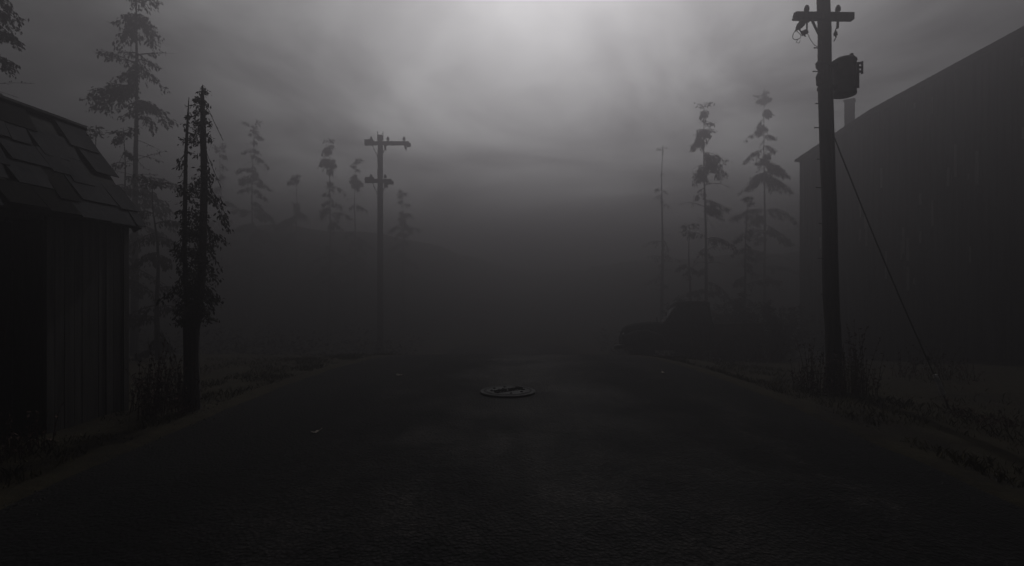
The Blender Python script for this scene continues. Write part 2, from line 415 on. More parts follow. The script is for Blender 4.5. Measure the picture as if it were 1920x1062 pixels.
    dn = d.normalized()
    s_ = MB(); s_.tube([dn*.22, dn*.24, dn*.50, dn*.52], [.032,.04,.034,.024], 10); s_.box(dn*.53, (.05,.03,.02)); s_.build('wire_guard', M['guard'], g)
    cl = MB(); cl.box(dn*.80, (.03, .03, .07), d.to_track_quat('Z', 'Y').to_matrix()); cl.build('wire_clamp', M['metal'], g)
    an = MB(); an.tube([Vector((0,0,-.05)), dn*.14], .016, 8); an.lathe([(.03,.0),(.02,.03)], dn*.13, 8); an.build('anchor_rod', M['rust'], g)
near_pole()

def far_pole():
    px, py = -7.72, 30.0; z0 = terrain(px, py) - .1
    t = empty('utility_pole', (px, py, z0))
    tag(t, 'distant fog faded utility pole with a long upper crossarm and a short lower one', 'utility pole')
    zz = lambda y: 1.7 + (531-y)/960*py - z0
    H = zz(254)
    a = MB(); a.tube([(0, 0, H*i/8) for i in range(9)], [.185 - .004*i for i in range(9)], 14); a.build('pole_shaft', M['pole'], t, True)
    f = 30/960
    for yc, x0, x1, ins in ((271, -23, 55, (-15, 16, 46)), (341, -22, 23, (-15, 11))):
        z = zz(yc); arm = MB()
        arm.box(((x0+x1)/2*f, -.22, z), ((x1-x0)*f, .14, .22)); arm.box((x0*f + .12, -.22, z + .05), (.5, .16, .34)); arm.box((x1*f - .05, -.22, z - .1), (.3, .18, .2))
        arm.build('crossarm', M['pole'], t)
        for k in ins:
            i = MB(); insulator(i, (k*f, -.22, z + .11), 2.0); i.build('insulator', M['porcelain'], t, True)
        for s_ in (-1, 1):
            p0 = Vector((s_*13*f, -.2, z - .1)); p1 = Vector((s_*.12, -.17, z - .75)); d = p1-p0
            b_ = MB(); b_.box((p0+p1)/2, (.06, .04, d.length), d.to_track_quat('Z', 'Y').to_matrix()); b_.build('brace', M['metal'], t)
        for k in (ins[-1]+3, ins[0]+26):
            if abs(k) > 5:
                i = MB(); i.tube([(k*f, -.22, z - .1), (k*f, -.22, z - .26), (k*f + .04, -.22, z - .42)], [.09,.07,.02], 8); i.build('hanging_insulator', M['porcelain'], t)
    for s_ in (-1, 1):
        b_ = MB(); b_.tube([(s_*.15, 0, H - .25), (s_*.16, 0, H + .22)], [.035,.02], 8); b_.build('spike', M['metal'], t)
far_pole()

# ------------------------------------------------------------------ shed on the left
def shed():
    X0, XR, X1 = -5.36, -6.08, -6.9; Y0, Y1 = 2.2, 7.12; EZ, RZ = 2.70, 3.86
    gz = terrain(X0, 6) - .08
    t = empty('plank_shed', (X0, Y1, gz)); rd = random.Random(11)
    tag(t, 'dark plank shed with a steep patched sheet roof at the left of the road', 'shed')
    off = Vector((X0, Y1, gz))
    def put(mb, name, m_, parent=t):
        mb.v = [tuple(Vector(v) - off) for v in mb.v]; return mb.build(name, m_, parent)
    DY0, DY1 = 4.35, 5.86                     # doorway
    w = MB(); y = Y0
    def boards(mb, y0, y1, xf, z0, z1, th=.028, wmin=.10, wmax=.16):
        y = y0
        while y < y1 - .02:
            bw = min(rd.uniform(wmin, wmax), y1 - y)
            mb.box((xf + rd.uniform(-.006, .006), y + bw/2, (z0 + z1)/2 + rd.uniform(-.02, .0)), (th, bw - rd.uniform(.004, .012), z1 - z0))
            y += bw
    boards(w, DY1, Y1, X0, gz - .1, EZ); boards(w, Y0, DY0, X0, gz - .1, EZ)
    boards(w, DY0, DY1, X0, 2.42, EZ)
    w.box((X0 + .022, DY1 + .04, (gz + EZ)/2), (.03, .085, EZ - gz)); w.box((X0 + .022, Y1 - .05, (gz + EZ)/2), (.03, .09, EZ - gz))
    put(w, 'road_wall', M['plank'])
    b_ = MB(); boards(b_, Y0, Y1, X1, gz - .1, EZ); put(b_, 'rear_wall', M['plank'])
    for yy in (Y0, Y1):
        g = MB(); x = X1
        while x < X0 - .02:
            bw = min(rd.uniform(.10, .16), X0 - x); xm = x + bw/2
            zt = EZ + (RZ - .05 - EZ)*(1 - abs(xm - XR)/((X0 - XR) if xm > XR else (XR - X1)))
            g.box((xm, yy - .02*(1 if yy == Y1 else -1) + rd.uniform(-.004, .004), (gz - .1 + zt)/2), (bw - .008, .026, zt - gz + .1)); x += bw
        put(g, 'gable_wall', M['plank'])
    d = MB(); boards(d, DY0 + .03, DY1 - .03, X0 - .34, gz + .02, 2.40, .03, .12, .17)
    for z in (.5, 1.9): d.box((X0 - .30, (DY0 + DY1)/2, z), (.03, DY1 - DY0 - .1, .12))
    dr = put(d, 'door', M['plank_dark'])
    h = MB(); h.tube([(X0 - .30, DY1 - .2, 1.0), (X0 - .25, DY1 - .2, 1.02), (X0 - .25, DY1 - .2, 1.18), (X0 - .30, DY1 - .2, 1.2)], .01, 8); put(h, 'handle', M['rust'], dr)
    j = MB()
    for yy in (DY0, DY1): j.box((X0 - .17, yy, (gz + 2.42)/2), (.30, .04, 2.42 - gz))
    j.box((X0 - .17, (DY0 + DY1)/2, 2.44), (.30, DY1 - DY0 + .1, .04)); put(j, 'door_frame', M['plank_dark'])
    # roof: dark boarding with sheets laid in ragged courses over it
    OV = .26
    rp = Vector((XR, 0, RZ)); ep = Vector((X0, 0, EZ)); sl = (ep - rp).normalized(); run = (ep - rp).length + OV
    ep2 = Vector((X1, 0, EZ)); sl2 = (ep2 - rp).normalized(); run2 = (ep2 - rp).length + OV
    nrm = Vector((-sl.z, 0, sl.x)); nrm = nrm if nrm.z > 0 else -nrm
    nrm2 = Vector((-sl2.z, 0, sl2.x)); nrm2 = nrm2 if nrm2.z > 0 else -nrm2
    ya, yb = Y0 - .2, Y1 + .12
    base = MB()
    for s_, rn, nm in ((sl, run, nrm), (sl2, run2, nrm2)):
        p = [rp, rp + s_*rn]
        base.prism([(p[0].x, ya, p[0].z), (p[1].x, ya, p[1].z), (p[1].x - nm.x*.04, ya, p[1].z - nm.z*.04), (p[0].x, ya, p[0].z - .06)], (0, yb - ya, 0))
    rf = put(base, 'roof', M['sheet_dark'])
    sh = MB(); dk = MB()
    for s_, rn, nm in ((sl, run, nrm), (sl2, run2, nrm2)):
        rows = 5; rh = rn/rows
        for r_ in range(rows):
            y = ya - .02 - rd.uniform(0, .3)
            while y < yb:
                wd = rd.uniform(.20, .58); y0_, y1_ = max(y, ya - .02), min(y + wd, yb + .02)
                y += wd
                if y1_ - y0_ < .05: continue
                roll = rd.random(); tgt = sh
                if roll < .10: continue
                if roll < .34: tgt = dk
                a0 = rp + s_*(r_*rh - .02); a1 = rp + s_*min(rn + .03, (r_+1)*rh + rd.uniform(-.04, .16))
                lift0 = .012 + .004*r_ + rd.uniform(0, .008); lift1 = lift0 + .010 + rd.uniform(0, .022)
                sk = rd.uniform(-.09, .09)
                q = [a0 + nm*lift0 + Vector((0, y0_, 0)), a1 + nm*lift1 + Vector((0, y0_ + sk, 0)), a1 + nm*lift1 + Vector((0, y1_ + sk - .01, 0)), a0 + nm*(lift0+rd.uniform(0,.006)) + Vector((0, y1_ - .01, 0))]
                tgt.prism(q, nm*.010)
    k_ = merged(sh, dk); second_material(put(sh, 'roof_sheet', M['sheet'], rf), M['tar'], k_)
    rc = MB(); y = ya - .03
    while y < yb:
        l = rd.uniform(.7, 1.1); y1_ = min(y + l, yb + .03)
        rc.tube([(XR, y, RZ + .035 + rd.uniform(-.006,.012)), (XR, y1_, RZ + .035 + rd.uniform(-.006,.006))], .05, 8); y += l - .01
    put(rc, 'ridge_cap', M['sheet_dark'], rf)
    bb = MB()
    for s_, rn, nm in ((sl, run, nrm), (sl2, run2, nrm2)):
        c = rp + s_*rn*.5 - nm*.07
        bb.box((c.x, yb - .02, c.z), (rn, .028, .11), Matrix(((s_.x, 0, nm.x), (0, 1, 0), (s_.z, 0, nm.z))))
    put(bb, 'barge_board', M['plank_dark'], rf)
shed()

# ------------------------------------------------------------------ barn on the right
def barn():
    A = Vector((14.76, 26.0)); Bp = Vector((18.0, 18.0)); u = (Bp - A).normalized(); n = Vector((u.y, -u.x))   # n faces the road
    if n.dot(-A) < 0: n = -n
    back = -n; rd = random.Random(5)
    g0 = -1.6
    t = empty('old_barn', (A.x, A.y, terrain(A.x, A.y)))
    tag(t, 'huge old board barn with a rising roof edge looming behind the near pole', 'barn')
    off = Vector(t.location)
    def P(s_, b_, z): q = A + u*s_ + back*b_; return Vector((q.x, q.y, z))
    def put(mb, name, m_, parent=t, smooth=False):
        mb.v = [tuple(Vector(v) - off) for v in mb.v]; return mb.build(name, m_, parent, smooth)
    # gable contour: eave 6.5, kick at 2.3 m, long upper slope to ridge, mirrored
    S = [(0, 7.96), (3.55, 9.28), (13.0, 11.55), (22.45, 9.28), (26.0, 7.96)]
    def top(s_):
        for (a, za), (b_, zb) in zip(S, S[1:]):
            if a <= s_ <= b_: return za + (zb - za)*(s_ - a)/(b_ - a)
        return S[0][1]
    LEN = 15.0
    R3 = Matrix(((u.x, back.x, 0), (u.y, back.y, 0), (0, 0, 1)))
    w = MB(); pale = MB(); s_ = 0.0; k = 0
    while s_ < 26.0 - .02:
        bw = min(rd.uniform(.17, .27), 26.0 - s_); zt = min(top(s_), top(s_ + bw)) - .02; sm_ = s_ + bw/2
        z = g0
        while z < zt - .01:
            seg = rd.uniform(2.2, 4.5) if zt - z > 3 else zt - z; z1 = min(z + seg, zt)
            if zt - z1 < .5: z1 = zt
            w.box(P(sm_, rd.uniform(-.012, .012), (z + z1)/2), (bw - rd.uniform(.008, .02), .03, z1 - z - .006), R3 @ Matrix.Rotation(rd.uniform(-.004, .004), 3, 'Y'))
            z = z1
        for _q in range(rd.choice((0, 0, 1, 1, 2)) if .5 < s_ < 12 else 0):
            # a strip of pale bare wood where the paint has gone
            l = rd.uniform(.2, 1.3); zz = rd.uniform(1.5, zt - .4 - l/2)
            pale.box(P(sm_ + rd.uniform(-.04,.04), -.034, zz), (rd.uniform(.05, .11), .012, l), R3)
        s_ += bw
    k_ = merged(w, pale); fw = put(w, 'front_wall', M['barn']); second_material(fw, M['plank_pale'], k_)
    for nm, s0 in (('side_wall', 0.0), ('side_wall', 26.0)):
        w = MB(); b_ = .03
        while b_ < LEN:
            bw = min(rd.uniform(.17, .27), LEN - b_)
            w.box(P(s0, b_ + bw/2, (g0 + 7.9)/2), (.03, bw - .012, 7.9 - g0), R3); b_ += bw
        put(w, nm, M['barn'])
    w = MB(); s_ = 0
    while s_ < 26.0 - .02:
        bw = min(.3, 26.0 - s_); zt = min(top(s_), top(s_+bw)) - .02; w.box(P(s_ + bw/2, LEN, (g0 + zt)/2), (bw - .01, .03, zt - g0), R3); s_ += bw
    put(w, 'rear_wall', M['barn'])
    for s0 in (-.03, 26.0):
        cb = MB(); cb.box(P(s0, -.045, (g0 + 7.9)/2), (.18, .04, 7.9 - g0), R3); put(cb, 'corner_board', M['plank_dark'])
    # roof slabs
    rf = MB(); OB = .32
    for (a, za), (b_, zb) in zip(S, S[1:]):
        a2, za2, b2, zb2 = a, za, b_, zb
        if a == 0: a2, za2 = -.22, za - .22*(zb-za)/(b_-a)
        if b_ == 26.0: b2, zb2 = 26.22, zb + .22*(zb-za)/(b_-a)
        rf.prism([P(a2, -OB, za2), P(b2, -OB, zb2), P(b2, -OB, zb2 + .09), P(a2, -OB, za2 + .09)], tuple(Vector((back.x, back.y, 0))*(LEN + 2*OB)))
    roof = put(rf, 'roof', M['sheet_dark'])
    vb = MB()
    for (a, za), (b_, zb) in zip(S, S[1:]):
        x = a
        vb.prism([P(a, -OB - .03, za - .16), P(b_, -OB - .03, zb - .16), P(b_, -OB - .03, zb + .06), P(a, -OB - .03, za + .06)], tuple(Vector((back.x, back.y, 0))*.026))
    put(vb, 'verge_board', M['plank_dark'], roof)
    # chimney: stands on the steep lower slope behind the front edge
    ch = MB(); D = 26.6; cx, cy = 633/960*D, D
    zt = 1.7 + (531-191)/960*D; zb = 8.4
    ch.box((cx, cy, (zt + zb)/2), (.42, .42, zt - zb), Matrix.Rotation(R(-40), 3, 'Z')); ch.box((cx, cy, zt + .04), (.50, .50, .08), Matrix.Rotation(R(-40), 3, 'Z'))
    put(ch, 'chimney', M['brick'], roof)
barn()

# ------------------------------------------------------------------ old pickup truck in the fog
def truck():
    cx, cy = 7.15, 20.6
    t = empty('pickup_truck', (cx, cy, terrain(cx, cy) + .02))
    tag(t, 'rounded old pickup truck with its nose poking onto the road in the fog', 'pickup truck')
    slope = math.atan((prof(21.4) - prof(19.8))/1.6)
    t.rotation_euler = (Matrix.Rotation(slope, 3, 'X') @ Matrix.Rotation(PI - R(7), 3, 'Z')).to_euler(); t.scale = (1.12, 1.1, 1.2)
    def ring(x, w, z0, z1, n=3.2, k=20, yc=0):
        out = []; zc, h = (z0+z1)/2, (z1-z0)/2
        for j in range(k):
            a = 2*PI*j/k; c, s_ = math.cos(a), math.sin(a)
            out.append((x, yc + w*math.copysign(abs(c)**(2/n), c), zc + h*math.copysign(abs(s_)**(2/n), s_)))
        return out
    b = MB()
    b.loft([ring(.85,.70,.50,1.30,3.5), ring(1.4,.66,.50,1.33,3.2), ring(1.9,.58,.50,1.30,3), ring(2.2,.48,.52,1.22,2.8), ring(2.36,.36,.56,1.10,2.6), ring(2.42,.22,.62,.98,2.4)])
    b.build('hood', M['paint'], t, True)
    c = MB()
    c.loft([ring(-.72,.80,.48,1.30,4), ring(-.70,.84,.45,1.32,4.5), ring(.90,.84,.45,1.32,4.5), ring(.96,.80,.48,1.30,4)])
    # roof and pillars
    c.loft([ring(-.66,.66,1.78,1.92,4), ring(-.5,.74,1.76,1.97,4), ring(.2,.74,1.76,1.98,4), ring(.5,.66,1.78,1.93,4)])
    for y in (-.72, .72):
        for x0, x1 in ((-.62,-.58), (.0,.04), (.84,.44)):
            c.tube([(x0, y*1.08, 1.26), (x1, y, 1.82)], .045, 8)
    cab = c.build('cab', M['paint'], t, True)
    for s_ in (-1, 1):
        d = MB(); d.box((.40, s_*.842, .92), (.80, .03, .72)); dr = d.build('door', M['paint'], t)
        h = MB(); h.tube([(.10, s_*.87, 1.12), (.22, s_*.88, 1.12)], .014, 8); h.build('handle', M['metal'], dr)
        g = MB(); g.face([(.04, s_*.765, 1.30), (.78, s_*.765, 1.30), (.47, s_*.725, 1.78), (.04, s_*.725, 1.78)]); g.face([(-.58, s_*.77, 1.30), (-.04, s_*.77, 1.30), (-.04, s_*.725, 1.78), (-.56, s_*.725, 1.78)])
        g.build('side_window', M['glass'], t)
        f = MB(); f.loft([ring(.80,.10,.42,.66,2.6,14,s_*.80), ring(1.1,.17,.40,.86,2.6,14,s_*.78), ring(1.55,.22,.66,1.02,2.6,14,s_*.76), ring(1.95,.22,.58,1.0,2.6,14,s_*.74), ring(2.25,.19,.46,.90,2.6,14,s_*.72), ring(2.42,.12,.50,.76,2.4,14,s_*.70)])
        f.build('front_fender', M['paint'], t, True)
        f = MB(); f.loft([ring(-2.1,.09,.46,.62,2.6,14,s_*.82), ring(-1.9,.15,.62,.88,2.6,14,s_*.82), ring(-1.5,.17,.72,.98,2.6,14,s_*.82), ring(-1.15,.15,.62,.88,2.6,14,s_*.82), ring(-.95,.09,.46,.62,2.6,14,s_*.82)])
        f.build('rear_fender', M['paint'], t, True)
        l = MB(); l.lathe([(.11,0),(.12,.03),(.10,.07),(.04,.09)], (2.34, s_*.66, .80), 16, Matrix.Rotation(R(90), 3, 'Y')); l.build('headlight', M['glass'], t, True)
        m_ = MB(); m_.tube([(.82, s_*.86, 1.28), (.92, s_*1.0, 1.42)], .012, 6); m_.lathe([(.02,-.015),(.085,-.012),(.085,.012),(.02,.015)], (.93, s_*1.02, 1.50), 14, Matrix.Rotation(R(90), 3, 'Y')); m_.build('side_mirror', M['metal'], t)
        for x in (1.68, -1.52):
            ty = MB(); ty.lathe([(.20,-.10),(.33,-.105),(.365,-.08),(.37,0),(.365,.08),(.33,.105),(.20,.10)], (x, s_*.80, .37), 26, Matrix.Rotation(R(90), 3, 'X')); wh = ty.build('wheel', M['tyre'], t, True)
            ri = MB(); ri.lathe([(.02,.05),(.06,.07),(.09,.05),(.17,.04),(.205,.09),(.215,.10)], (x, s_*.80, .37), 20, Matrix.Rotation(R(90)*s_, 3, 'X') @ Matrix.Rotation(PI, 3, 'X')); ri.build('rim', M['metal'], wh, True)
    g = MB(); g.face([(.90,-.66,1.31),(.90,.66,1.31),(.52,.60,1.80),(.52,-.60,1.80)]); g.build('windscreen', M['glass'], t)
    g = MB(); g.face([(-.66,-.5,1.34),(-.66,.5,1.34),(-.64,.5,1.74),(-.64,-.5,1.74)]); g.build('rear_window', M['glass'], t)
    bd = MB()
    bd.box((-1.55,0,.66),(1.62,1.40,.06))
    for s_ in (-1,1):
        bd.box((-1.55,s_*.70,.92),(1.62,.05,.50)); bd.tube([(-2.36,s_*.71,1.18),(-.76,s_*.71,1.18)], .035, 8)
    bd.box((-2.36,0,.92),(.05,1.36,.48)); bd.box((-.76,0,.92),(.05,1.36,.50)); bd.build('cargo_bed', M['rust'], t)
    gr = MB()
    for k in range(6): gr.box((2.40 - .012*k, 0, .64 + .075*k),(.05,.62 - .03*k,.03))
    gr.build('grille', M['metal'], t)
    bp_ = MB(); bp_.tube([(2.40,-.86,.47),(2.56,-.6,.47),(2.60,0,.47),(2.56,.6,.47),(2.40,.86,.47)], .075, 10); bp_.build('bumper', M['metal'], t, True)
    ch = MB(); ch.box((0,0,.42),(4.5,.9,.12)); ch.build('chassis', M['rust'], t)
truck()

# ------------------------------------------------------------------ trees
DOWN = Vector((0, 0, -1))
def foliage_at(mb, p, d, rd, n, size, spread, hang=.6):
    for _ in range(n):
        q = p + Vector((rd.gauss(0, spread), rd.gauss(0, spread), rd.gauss(0, spread*.5) - abs(rd.gauss(0, spread*.5))*hang))
        dd = d*.6 + DOWN*hang*rd.uniform(.3, 1.6) + Vector((rd.uniform(-1,1), rd.uniform(-1,1), rd.uniform(-.6,.6)))*.8
        mb.leaf(q, dd, Vector((rd.uniform(-1,1), rd.uniform(-1,1), rd.uniform(-1,1))), size*rd.uniform(.6, 1.5))

def limb(tr, cr, p0, tip, sag, r0, rd, size, dens, bare=.25, fan=.38, hang=.6):
    """one limb from the trunk to its tip with side twigs; dens = leaves per metre (0 = dead)"""
    p0 = Vector(p0); tip = Vector(tip); L = (tip-p0).length; K_ = 6; pts = []
    ph = rd.uniform(0, 6)
    for k in range(K_+1):
        t = k/K_; pts.append(p0.lerp(tip, t) + Vector((0, 0, sag*L*4*t*(1-t))) + Vector((.03*L*math.sin(ph + 3*t), .03*L*math.cos(ph + 4*t), 0))*t)
    tr.tube(pts, [max(.004, r0*(1 - .85*k/K_)) for k in range(K_+1)], 5)
    d = (tip - p0).normalized(); side = d.cross(Vector((0,0,1)))
    if side.length < .1: side = Vector((1,0,0))
    side.normalize()
    nt_ = max(3, int(L*3.2))
    for k in range(nt_):
        t = bare + (1-bare)*(k + rd.random())/nt_; t = min(t, .98)
        f = t*K_; i = min(int(f), K_-1); p = pts[i].lerp(pts[i+1], f - i)
        l = L*fan*(1.05 - t)*rd.uniform(.4, 1.1) + size*.6
        s_ = rd.choice((-1, 1)); td = (d*.7 + side*s_*rd.uniform(.4, 1) + DOWN*rd.uniform(-.1, hang*.8)).normalized(); e = p + td*l
        tr.tube([p, p + td*l*.5 + Vector((0,0,.04*l)), e], [r0*.25 + .003, r0*.15 + .003, .003], 3, False)
        if dens > 0:
            m_ = max(1, int(dens*l*rd.uniform(.4, 1.4)))
            for _ in range(m_):
                q = p.lerp(e, rd.random()**.8)
                foliage_at(cr, q, td, rd, 2, size, size*.55, hang)
    if dens > 0:
        for _ in range(int(dens*L*.5)):
            t = bare + (1-bare)*rd.random(); f = t*K_; i = min(int(f), K_-1); p = pts[min(i, K_-1)].lerp(pts[i+1], f - i)
            foliage_at(cr, p, d, rd, 2, size, size*.6, hang)

def trunk_pts(H, rd, lean=(0,0), wob=.06):
    ph = rd.uniform(0, 6)
    return [Vector((lean[0]*k/12 + wob*math.sin(ph + k*.8)*(k/12), lean[1]*k/12 + wob*math.cos(ph + k*.7)*(k/12), H*k/12)) for k in range(13)]

def finish(t, tr, cr, needle='needle'):
    tr.build('trunk', M['bark'], t); cr.build('crown', M[needle], t)

TREE_GROUP = 'spindly conifers in the fog'
def conifer(label, px, ytop, D, seed, r=.10, style='pine', lmax=1.3, dens=22, start=.28, size=.16, name='conifer', skip=.28, clumps=()):
    """random spindly conifer; px and ytop give where it stands and how tall it is, read off as metres at depth D"""
    rd = random.Random(seed); x = (px-960)/960*D; z0 = terrain(x, D) - .1; size *= 1.12; lmax *= 1.12; r *= 1.15
    H = 1.7 + (531-ytop)/960*D - z0
    t = empty(name, (x, D, z0)); tag(t, label, 'tree', TREE_GROUP)
    tr, cr = MB(), MB(); tp = trunk_pts(H, rd, (rd.uniform(-.2,.2), rd.uniform(-.2,.2)))
    tr.tube(tp, [max(.012, r*(1 - k/12.6)) for k in range(13)], 9)
    def at(h):
        f = h/H*12; i = min(int(f), 11); return tp[i].lerp(tp[i+1], f-i)
    # tufted top
    for k in range(4):
        h = H*(1 - .012*k); a = rd.uniform(0, 2*PI); l = .25*lmax*rd.uniform(.7, 1.4)
        limb(tr, cr, at(h*.985), at(h*.985) + Vector((l*math.cos(a), l*math.sin(a), l*.5)), .05, .012, rd, size*.85, dens*1.2, .3, .3)
    a = rd.uniform(0, 6); nb_ = int((1-start)*H*3.6); gap = rd.uniform(0, 9)
    for q in range(nb_):
        u = ((q + rd.random())/nb_); h = H*(.965 - (.965-start)*u); a += 2.4 + rd.uniform(-.7, .7)
        if mnoise.noise(Vector((u*6.5, gap, 0))) < -.22 and rd.random() < .8: continue
        l = 1.2*lmax*(.20 + .80*min(1, u*1.6))*rd.choice((.45, .7, .8, 1.0, 1.2)); dead = rd.random() < skip
        dip = rd.uniform(-.75, -.1) if rd.random() < .75 else rd.uniform(-.1, .2); p = at(h)
        limb(tr, cr, p, p + Vector((l*math.cos(a), l*math.sin(a), l*dip)), rd.uniform(.05, .22), .012 + .010*l, rd, size*.68, 0 if dead else dens*rd.uniform(1.5, 3.6), .08, .45, 1.7)
    for dx, yy, rr in clumps:          # heavy hanging boughs seen on this tree
        f = D/960; tip = Vector((dx*f, rd.uniform(-.3, .3), 1.7 + (531-yy)*f - z0)); b0 = at(min(H*.97, tip.z + abs(dx)*f*.6 + .1))
        for q in range(7):
            limb(tr, cr, b0 + Vector((0, 0, rd.uniform(-.25, .15))), b0.lerp(tip, rd.uniform(.65, 1.05)) + Vector((rd.uniform(-.5,.5)*rr, rd.uniform(-1,1)*rr, rd.uniform(-.5,.4)*rr)), .16, .02, rd, size*.7, dens*1.7, .10, .5, 1.5)
    finish(t, tr, cr); return t

def main_tree():
    D = 20.0; px = 252; f = D/960; x = (px-960)*f; z0 = terrain(x, D) - .1; rd = random.Random(77)
    t = empty('pine_tree', (x, D, z0)); tag(t, 'tallest bare trunked pine above the shed roof, with drooping ragged boughs', 'tree', TREE_GROUP)
    zz = lambda y: 1.7 + (531-y)*f - z0
    tr, cr = MB(), MB(); H = zz(-75)
    tp = [Vector((.05*math.sin(k*.9)*k/12 - .0*k + .006*k*k*.0 + .10*k/12, .05*math.cos(k)*k/12, H*k/12)) for k in range(13)]
    tr.tube(tp, [max(.02, .155*(1 - k/12.8)) for k in range(13)], 10)
    def at(y):
        g = zz(y)/H*12; i = min(max(int(g), 0), 11); return tp[i].lerp(tp[i+1], g - i)
    def br(y0, dx, y1, sag, dens, dy=0, size=.15, bare=.15, fan=.38, hang=.7, r0=.03):
        p = at(y0); limb(tr, cr, p, Vector((dx*f, dy, zz(y1))), sag, r0, rd, size*1.02, dens*1.15, bare, fan, hang)
    # crown above and at the top edge of the picture
    for dx, y0, y1, dy in ((-12,-60,-40,.2),(15,-58,-52,-.2),(-14,-30,-4,-.2),(6,-28,-10,.4),(38,-22,10,.1),(26,-20,22,-.2),(40,-10,-2,.2),(-10,-8,6,.3),(10,0,4,-.4)):
        br(y0, dx, y1, .06, 30, dy, .13, .35, .30)
    # umbrella dome
    for dx, y0, y1, dy in ((-28,34,84,0),(-22,32,70,.5),(-12,30,62,-.6),(34,30,84,.1),(38,30,56,-.2),(24,32,92,.4),(30,34,70,.6),(10,32,80,-.6),(-26,55,96,-.2),(-18,50,98,.3),(16,44,60,-.4)):
        br(y0, dx, y1, .22, 34, dy, .14, .12, .42)
    # dead twigs
    br(80, -27, 50, .0, 0, .1, .1, .3, .3, .0, .015); br(70, -46, 46, .02, 0, -.2, .1, .3, .25, .0, .012)
    # long side boughs
    br(122, -77, 90, .05, 17, .2, .14, .30, .20, .8); br(118, -40, 116, .04, 22, -.3, .14, .1, .3)
    br(104, 52, 98, .03, 10, .1, .11, .35, .12); br(103, 72, 98, .02, 0, .15, .1, .4, .08, .1, .012)
    br(112, 54, 129, .05, 18, -.1, .13, .2, .2); br(126, 53, 170, .10, 20, .2, .14, .15, .25)
    for dx, y0, y1, dy in ((22,100,122,.5),(-16,100,112,-.5),(28,118,140,-.5),(12,108,150,.4),(-10,112,128,.5),(18,132,150,-.2)):
        br(y0, dx, y1, .06, 20, dy, .13, .1, .35)
    for dx, y0, y1, dy in ((-30,128,146,.1),(-28,136,160,-.3),(-18,140,168,.4),(-24,126,138,.6),(-32,146,164,.5)):
        br(y0, dx, y1, .10, 26, dy, .14, .15, .35)
    for dx, y0, y1, dy in ((-89,162,206,.1),(-70,160,205,.5),(-74,166,196,-.5),(-50,160,206,-.2),(-60,164,190,.8),(-40,162,196,.3),(-32,170,190,-.8),(-84,168,198,.3)):
        br(y0, dx, y1, .17, 30, dy, .15, .22, .30)
    for dx, y0, y1, dy in ((58,190,232,.1),(46,188,232,.5),(38,190,244,-.4),(30,188,246,.2),(24,190,226,-.7),(50,192,214,-.3),(52,190,222,.6)):
        br(y0, dx, y1, .18, 32, dy, .15, .10, .32)
    br(206, -30, 218, .03, 22, .1, .13, .2, .25); br(210, 76, 224, .03, 0, .5, .1, .4, .12, .1, .012)
    for dx, y0, y1, dy in ((44,290,300,.2),(70,300,290,-.4),(-40,296,310,.3),(36,328,326,.2),(-34,330,322,-.3),(20,310,318,-1),(-14,300,306,1.1),(-22,250,262,-.9),(18,262,270,.9)):
        br(y0, dx, y1, .02, 3, dy, .11, .4, .18, .3, .016)
    for dx, y0, y1, dy in ((30,338,372,.2),(60,350,400,.3),(-40,345,385,-.2),(76,370,430,0),(40,380,420,-.8),(-50,400,450,.5),(20,360,400,1),(66,420,470,.4),(30,430,475,-1),(80,338,352,.3),(-20,390,430,-1.2)):
        br(y0, dx, y1, .14, 26, dy, .16, .15, .38)
    finish(t, tr, cr)
main_tree()

